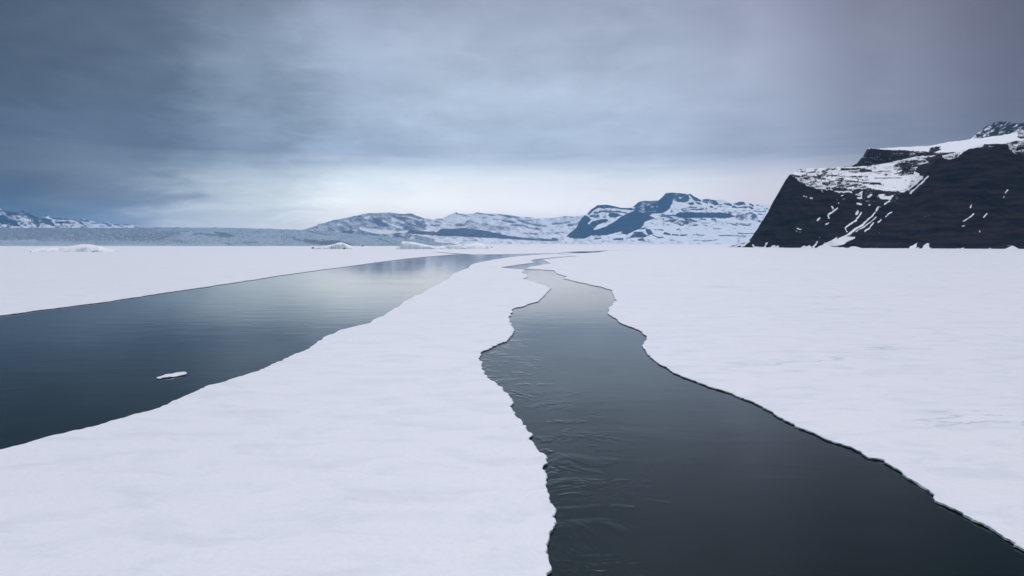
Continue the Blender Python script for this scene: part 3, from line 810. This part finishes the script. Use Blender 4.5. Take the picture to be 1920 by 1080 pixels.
# --- snow hills in the centre
hsil = [(540, 433), (570, 430.7), (577, 428), (593, 424), (597.5, 420), (610, 418), (625, 412), (639, 410.6), (662, 405), (685, 400.3), (707.5, 399.7), (730, 398),
        (753, 401), (770.5, 400), (782, 405), (790, 407.7), (813, 411), (831, 407.7), (848.5, 401), (853, 399), (855, 396.5), (857, 399.5), (884, 401), (894.6, 398), (907, 399.3),
        (937, 400.6), (963.6, 405), (995.5, 407), (1002, 409.5), (1025, 409), (1050, 407), (1061, 405), (1075, 406), (1093, 403), (1150, 402), (1300, 410)]
hmask = [
    ('p', [(540, 425), (620, 405), (790, 390), (800, 430), (760, 445), (640, 445), (560, 440)], -0.28),
    ('p', cC((900, 310), (1200, 350), (1500, 380), (1720, 370), (1640, 410), (1280, 425), (1100, 405), (900, 350)), 0.8),
    ('p', cC((960, 150), (1060, 130), (1120, 170), (1000, 190)), 0.6), ('l', cC((1290, 205), (1400, 260), (1600, 325)), 1.5, 0.9), ('l', cC((1450, 180), (1620, 240)), 2.3, 0.5),
    ('p', cC((1120, 160), (1250, 190), (1400, 300), (1220, 300), (1150, 230)), -1.0),
    ('p', cC((1380, 120), (1560, 140), (1880, 230), (1920, 290), (1750, 280), (1600, 190)), -1.0),
    ('l', cC((1630, 110), (1760, 110), (1900, 165)), 1.2, -1.0), ('l', cC((1620, 130), (1920, 200)), 0.9, 1.0),
    ('p', cC((590, 390), (650, 365), (980, 380), (1040, 465), (780, 445), (620, 420)), -0.6),
    ('p', cC((1060, 440), (1300, 430), (1700, 440), (1640, 540), (1350, 560), (1080, 480)), -0.35),
    ('p', cD((0, 100), (60, 112), (240, 180), (200, 205), (100, 200), (0, 240)), -0.5),
    ('l', cD((320, 120), (390, 122)), 1.0, -1.0), ('l', cD((310, 138), (380, 155)), 1.1, -1.0), ('l', cD((270, 182), (370, 185)), 1.3, -0.9), ('l', cD((420, 175), (480, 180)), 1.0, -0.5),
    ('l', cD((530, 42), (560, 62), (690, 90)), 0.9, -1.1), ('l', cD((760, 52), (830, 62), (950, 76)), 1.4, -0.9),
    ('l', cD((980, 68), (1080, 88), (1200, 110)), 2.0, -0.8), ('l', cD((1200, 125), (1350, 135)), 1.5, -0.7), ('l', cD((1270, 100), (1320, 105)), 1.0, -0.7),
    ('l', cD((930, 118), (990, 122)), 1.1, -1.0), ('l', cD((1020, 128), (1140, 152)), 1.4, -1.0), ('l', cD((780, 100), (860, 105)), 0.8, -0.7),
    ('l', cD((1200, 132), (1320, 168), (1490, 195)), 1.6, -0.9), ('l', cD((1560, 170), (1640, 162), (1740, 148)), 1.8, -1.0), ('l', cD((1730, 185), (1800, 170), (1880, 140)), 2.4, -1.0),
    ('l', cD((1680, 97), (1712, 90)), 1.3, -1.0), ('l', cD((1745, 96), (1780, 94)), 0.9, -0.9), ('l', cD((1120, 178), (1250, 182), (1320, 210), (1440, 230)), 1.9, -0.8),
    ('l', cD((540, 178), (640, 182)), 2.4, -0.8), ('l', cD((1230, 265), (1400, 275)), 1.2, -0.5), ('l', cD((1500, 270), (1700, 255)), 1.6, -0.3),
    ('p', cD((640, 130), (1100, 200), (1120, 250), (640, 215)), -0.05),
    ('p', cD((0, 272), (60, 235), (200, 245), (330, 252), (380, 222), (600, 212), (740, 222), (900, 255), (1050, 285), (1180, 308), (1500, 328), (1600, 335), (1500, 352), (1200, 332), (900, 317), (720, 312), (560, 302), (330, 292), (150, 278)), -1.4),
    ('p', cD((1520, 350), (1560, 310), (1620, 335), (1620, 352)), -1.2),
    ('l', cD((500, 340), (760, 345)), 0.7, -0.1), ('l', cD((600, 358), (670, 360)), 0.8, -0.4), ('l', cD((100, 340), (210, 342)), 0.8, -0.4), ('l', cD((1430, 388), (1530, 390)), 0.7, -0.3),
    ('p', cD((0, 285), (150, 290), (330, 330), (300, 370), (120, 350), (0, 345)), -0.35),
]
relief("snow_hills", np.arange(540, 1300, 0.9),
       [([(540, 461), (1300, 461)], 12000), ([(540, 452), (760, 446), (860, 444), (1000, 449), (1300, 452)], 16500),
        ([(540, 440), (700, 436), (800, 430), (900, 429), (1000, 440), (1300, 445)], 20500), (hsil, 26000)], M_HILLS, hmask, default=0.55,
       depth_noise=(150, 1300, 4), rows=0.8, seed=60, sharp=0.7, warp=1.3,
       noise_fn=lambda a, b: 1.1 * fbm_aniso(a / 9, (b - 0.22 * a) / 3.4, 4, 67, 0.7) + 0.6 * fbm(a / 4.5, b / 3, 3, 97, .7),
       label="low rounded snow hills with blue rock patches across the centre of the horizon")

# --- mountains behind the glacier at the far left
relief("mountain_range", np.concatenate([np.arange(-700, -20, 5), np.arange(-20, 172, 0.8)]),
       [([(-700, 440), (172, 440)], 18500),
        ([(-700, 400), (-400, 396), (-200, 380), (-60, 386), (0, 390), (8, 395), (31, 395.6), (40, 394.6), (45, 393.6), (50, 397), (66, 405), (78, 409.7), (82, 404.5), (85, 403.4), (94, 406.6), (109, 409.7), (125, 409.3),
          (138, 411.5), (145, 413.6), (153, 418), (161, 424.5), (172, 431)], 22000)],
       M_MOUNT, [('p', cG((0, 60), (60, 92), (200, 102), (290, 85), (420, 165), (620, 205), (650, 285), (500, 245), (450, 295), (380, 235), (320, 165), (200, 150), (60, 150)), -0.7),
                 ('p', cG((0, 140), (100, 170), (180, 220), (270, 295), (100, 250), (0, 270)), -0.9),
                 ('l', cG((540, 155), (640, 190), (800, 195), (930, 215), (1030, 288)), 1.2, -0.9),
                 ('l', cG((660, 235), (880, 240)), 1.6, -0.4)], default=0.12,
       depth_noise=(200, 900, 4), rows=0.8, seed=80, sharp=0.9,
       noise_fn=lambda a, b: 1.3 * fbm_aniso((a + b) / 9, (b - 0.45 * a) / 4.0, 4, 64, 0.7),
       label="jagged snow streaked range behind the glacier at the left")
relief("distant_peaks", np.arange(140, 275, 0.8),
       [([(140, 440), (275, 440)], 31500),
        ([(140, 414), (150, 411.5), (158, 410), (168, 412), (176, 416), (186, 420), (193, 417), (199, 416.3), (207, 420), (215, 419.5), (225, 421), (237, 419.3), (247, 421.5), (258, 426), (275, 428)], 33000)],
       M_HILLS, [('l', [(150, 412), (166, 414)], 1.5, -0.6), ('l', [(193, 418), (207, 423)], 2.0, -0.6), ('l', [(212, 421), (240, 421)], 1.3, -0.5)], default=0.35,
       depth_noise=(200, 900, 3), rows=0.8, seed=85, label="faint pale peaks on the horizon right of the left range")

# --- the glacier
gtop = [(-1400, 427.5), (0, 427.3), (200, 427.2), (330, 426.4), (420, 426.8), (480, 428.3), (560, 430.8), (592, 432), (640, 436.5), (700, 442), (760, 448), (800, 452), (840, 456), (870, 460)]
gface = [(-1400, 455), (-60, 452), (0, 451.5), (20, 453), (35, 450.5), (60, 452.5), (100, 454), (140, 457), (200, 457), (300, 457.5), (400, 456), (430, 455.5), (520, 457.2), (600, 457.5), (700, 457), (760, 457.5), (870, 460.6)]
gm = [
    ('p', [(-1400, 420), (200, 420), (340, 436), (300, 452), (-1400, 452)], -0.3),  # left end darker: dimming by haze and glare put into the colour mask
    ('p', [(380, 420), (900, 430), (900, 470), (420, 470), (330, 448)], 0.22),
    ('p', [(-60, 450), (60, 450), (110, 454), (200, 457.5), (420, 456), (420, 465), (-60, 465)], 0.45),
    ('l', cH((480, 138), (600, 140), (750, 162)), 1.3, -1.3), ('p', cH((720, 120), (850, 122), (980, 170), (900, 188), (780, 168)), -1.3), ('l', cH((320, 125), (350, 128)), 1.3, -1.2),
    ('l', cH((900, 135), (1000, 140)), 0.7, -0.9), ('l', cH((1050, 242), (1200, 240)), 1.0, -1.0), ('l', cH((850, 250), (910, 260)), 0.9, -0.8), ('l', cH((350, 130), (480, 135)), 0.8, 1.0),
    ('p', cC((0, 515), (150, 525), (250, 545), (400, 535), (600, 540), (830, 600), (350, 605), (0, 565)), -1.3),
    ('l', cH((1560, 185), (1640, 180), (1620, 205), (1920, 240)), 1.1, -1.0),
    ('l', cC((80, 385), (300, 425), (520, 450)), 0.9, -0.9), ('l', cC((1230, 515), (1400, 560)), 1.2, -1.0), ('l', cC((1600, 450), (1680, 530)), 1.0, -0.8),
    ('l', [(378, 459), (400, 457.5), (425, 458.5)], 0.9, 1.2), ('l', [(8, 455), (40, 452.5), (75, 455)], 1.0, 1.0), ('l', [(-20, 458.8), (140, 458.8)], 0.9, 0.9),
]
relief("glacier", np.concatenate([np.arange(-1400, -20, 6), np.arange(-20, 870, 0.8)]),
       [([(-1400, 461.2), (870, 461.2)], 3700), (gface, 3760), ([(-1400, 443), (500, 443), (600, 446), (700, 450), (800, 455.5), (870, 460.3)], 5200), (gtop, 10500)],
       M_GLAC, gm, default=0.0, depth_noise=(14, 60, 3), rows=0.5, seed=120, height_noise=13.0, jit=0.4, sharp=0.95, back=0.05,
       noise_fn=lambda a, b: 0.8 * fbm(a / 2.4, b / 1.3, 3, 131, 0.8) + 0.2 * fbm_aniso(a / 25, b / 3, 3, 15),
       label="wide blue grey crevassed glacier front along the left horizon")


# ------------------------------------------------------------------ icebergs and small ice
def berg(name, prof, ybase, depth, mat, seed, label, front=3.0, rough=0.12, tilt=0.0):
    """prof: skyline in photo pixels; the block stands on the ice at the distance of its base line"""
    x0, y0 = on_plane(0, ybase, ICE_Z)
    D = float(y0)
    k = D / F
    p = np.array(prof, float)
    nx, ny = 110, 46
    px = np.linspace(p[0, 0], p[-1, 0], nx)
    hgt = np.maximum((ybase - np.interp(px, p[:, 0], p[:, 1])) * k, 0)
    xs = (px - 960) * k
    t = np.linspace(-1, 1, ny)
    X, T = np.meshgrid(xs, t)
    H = np.broadcast_to(hgt, X.shape)
    endt = np.clip(np.minimum(np.arange(nx), nx - 1 - np.arange(nx)) / (nx * 0.12), 0, 1) ** 0.5
    wid = depth * (0.35 + 0.65 * endt) * (1 + 0.25 * fbm(xs / (depth * .6), xs * 0 + 3, 3, seed))
    Y = D + depth * 0.5 + T * wid * 0.5
    Y += 0.12 * depth * fbm(X / (depth * .25), T * 1.5 + 9, 3, seed + 4) * (1 - T ** 2 * .2)
    fr = np.where(T < tilt, (T + 1) / (1 + tilt), (1 - T) / (1 - tilt))
    cross = 1 - (1 - np.clip(fr, 0, 1)) ** front
    hm_ = max(hgt.max(), 0.5)
    Z = H * cross * (1 + rough * fbm(X / (hm_ * 1.1), Y / (hm_ * 1.1), 4, seed + 8)) + rough * hm_ * 0.6 * fbm(X / (hm_ * .45), Y / (hm_ * .45), 3, seed + 9) * np.clip(cross * 3, 0, 1) * np.clip(H / hm_ * 2, 0, 1)
    Z = Z + ICE_Z
    Z[0, :] = Z[-1, :] = -0.3
    Z[:, 0] = Z[:, -1] = -0.3
    v = np.stack([(X - xs.mean()).ravel(), (Y - D).ravel(), Z.ravel()], 1)
    o = mesh_np(name, v, grid_quads(ny, nx), [mat], smooth=False)
    o.location = (float(xs.mean()), D, 0)
    tag(o, label, 'iceberg', 'icebergs frozen into the far edge of the sea ice')
    return o


berg("iceberg", [(36, 472), (42, 468), (60, 466), (80, 464.6), (100, 464), (115, 462.5), (128, 460.3), (140, 457.8), (155, 457.6), (165, 459.4), (178, 462), (186, 466), (196, 467), (203, 468), (207, 472)],
     472.3, 40, M_BERG, 5, "long low iceberg with a white humped top, far left in front of the grey glacier", front=2.2, tilt=-0.1)
berg("iceberg", [(582, 467), (590, 464), (600, 461.5), (612, 460.3), (622, 458), (632, 455.5), (640, 455.2), (645, 457.5), (652, 461), (658, 464.5), (664, 467)],
     467.0, 55, M_BERGD, 15, "small peaked iceberg with dark vertical dirt stripes and dark rocks at its foot", front=3.5, tilt=-0.3)
berg("iceberg", [(738, 468), (744, 463), (750, 460), (752, 452.8), (760, 453), (770, 454), (785, 457), (800, 460), (815, 462.5), (824, 467.5)],
     467.3, 60, M_BERG, 25, "pale blue iceberg with a steep left face sloping down to the right", front=3.5, tilt=-0.4)
berg("iceberg", [(818, 467), (824, 462), (833, 460.5), (842, 459.3), (850, 460.5), (858, 458.6), (866, 459.5), (872, 462), (878, 467)],
     466.8, 50, M_BERG, 36, "rugged low iceberg with grey hollows, middle one of the three in a row", front=3.0, tilt=-0.3, rough=0.3)
berg("iceberg", [(868, 466.6), (876, 459.5), (886, 457.6), (893, 455.8), (902, 455.4), (908, 458), (913, 461), (916, 466.6)],
     466.4, 60, M_BERG, 47, "rounded iceberg at the right end of the row of three", front=2.6, tilt=-0.2)


def boulder(px, py, size_px, seed, label, z=ICE_Z):
    x, y = on_plane(px, py, z)
    r = size_px * 0.5 * float(y) / F
    n1, n2 = 9, 14
    th = np.linspace(0, math.pi, n1)[:, None]; ph = np.linspace(0, 2 * math.pi, n2 + 1)[None, :]
    X = np.sin(th) * np.cos(ph); Y = np.sin(th) * np.sin(ph); Z = np.cos(th) * np.ones_like(ph)
    rr = r * (1 + 0.28 * (vnoise(X * 1.7 + seed, Z * 1.7 + Y, seed) - 0.5) * 2)
    rr[:, -1] = rr[:, 0]
    v = np.stack([(X * rr).ravel(), (Y * rr).ravel(), (Z * rr * 0.85).ravel() + r * 0.45 + z], 1)
    o = mesh_np("boulder", v, grid_quads(n1, n2 + 1), [M_ROCK], smooth=False)
    o.location = (float(x), float(y), 0)
    tag(o, label, 'boulder', 'dark boulders lying on the far ice')
    return o


boulder(587, 466.2, 4.6, 3, "largest dark boulder, just left of the striped iceberg")
boulder(594, 466.4, 2.6, 4, "small dark boulder between the big one and the striped iceberg")
boulder(645.5, 467.2, 4.0, 5, "dark boulder at the right foot of the striped iceberg")
boulder(680, 462.0, 3.0, 6, "lone dark boulder on the ice between the striped iceberg and the blue icebergs")
boulder(922, 464.0, 2.4, 7, "lone small boulder right of the row of three icebergs")
boulder(57.5, 472.8, 2.0, 8, "tiny dark rock at the left end of the long low iceberg")
boulder(175, 472.8, 2.6, 9, "small dark rock against the right end of the long low iceberg")

# drifting pan of ice in the left lead
FZ = 0.15
pan_px = [(292, 708.5), (297, 705), (305, 702.8), (318, 701), (330, 698.6), (338, 696.6), (346, 695.8), (350, 697.5), (351.5, 700), (345, 702.2),
          (336, 703.4), (326, 705.2), (316, 706.2), (306, 707.4), (299, 709)]
pp = np.array([[float(c) for c in on_plane(a, b, FZ)] for a, b in pan_px])
dense = []
for i in range(len(pp)):
    a_, b_ = pp[i], pp[(i + 1) % len(pp)]
    for j in range(8):
        dense.append(a_ + (b_ - a_) * j / 8)
dense = np.array(dense)
for _ in range(3):
    dense = dense * .5 + (np.roll(dense, 1, 0) + np.roll(dense, -1, 0)) * .25
dense += 0.05 * np.stack([fbm(dense[:, 0] * 3, dense[:, 1] * 3, 3, 1), fbm(dense[:, 0] * 3 + 9, dense[:, 1] * 3, 3, 2)], 1)
cen = dense.mean(0)
rings = []
for f_, z_ in ((0.0, .20), (0.3, .19), (0.6, .18), (0.85, .155), (0.97, .11), (1.0, .06), (0.98, .0), (0.9, -.3)):
    q_ = cen + (dense - cen) * f_
    rings.append(np.column_stack([q_ - cen, z_ + 0.07 * fbm(q_[:, 0] * 2.2, q_[:, 1] * 1.2, 3, 7) * (1 if z_ > .1 else 0)]))
n_ = len(dense)
fv = np.vstack(rings)
fq = []
fm = []
for k_ in range(len(rings) - 1):
    for i in range(n_):
        fq.append((k_ * n_ + i, (k_ + 1) * n_ + i, (k_ + 1) * n_ + (i + 1) % n_, k_ * n_ + (i + 1) % n_))
        fm.append(0 if k_ < 4 else 2)
floe = mesh_np("ice_floe", fv, np.array(fq), [M_SNOW, M_SIDE, M_WET], mat_idx=fm, smooth=True)
floe.location = (cen[0], cen[1], 0)
tag(floe, "small narrow white ice floe drifting alone in the left lead", "ice floe")

# ------------------------------------------------------------------ the air
hm_mat, ht = new_mat("haze")
vol = ht.n('ShaderNodeVolumePrincipled')
vol.inputs['Color'].default_value = (0.27, 0.60, 1.0, 1)
vol.inputs['Density'].default_value = 2.05e-5
vol.inputs['Anisotropy'].default_value = 0.55
ht.n('ShaderNodeOutputMaterial', ins={1: vol.outputs[0]})
bx0, bx1, by0, by1, bz0, bz1 = -36000, 36000, -4000, 41000, -80, 1650
bv = np.array([(x, y, z) for z in (bz0, bz1) for x, y in ((bx0, by0), (bx1, by0), (bx1, by1), (bx0, by1))], float)
bq = np.array([(3, 2, 1, 0), (4, 5, 6, 7), (0, 1, 5, 4), (1, 2, 6, 5), (2, 3, 7, 6), (3, 0, 4, 7)])
haze = mesh_np("haze", bv, bq, [hm_mat], smooth=False)
tag(haze, kind='stuff')
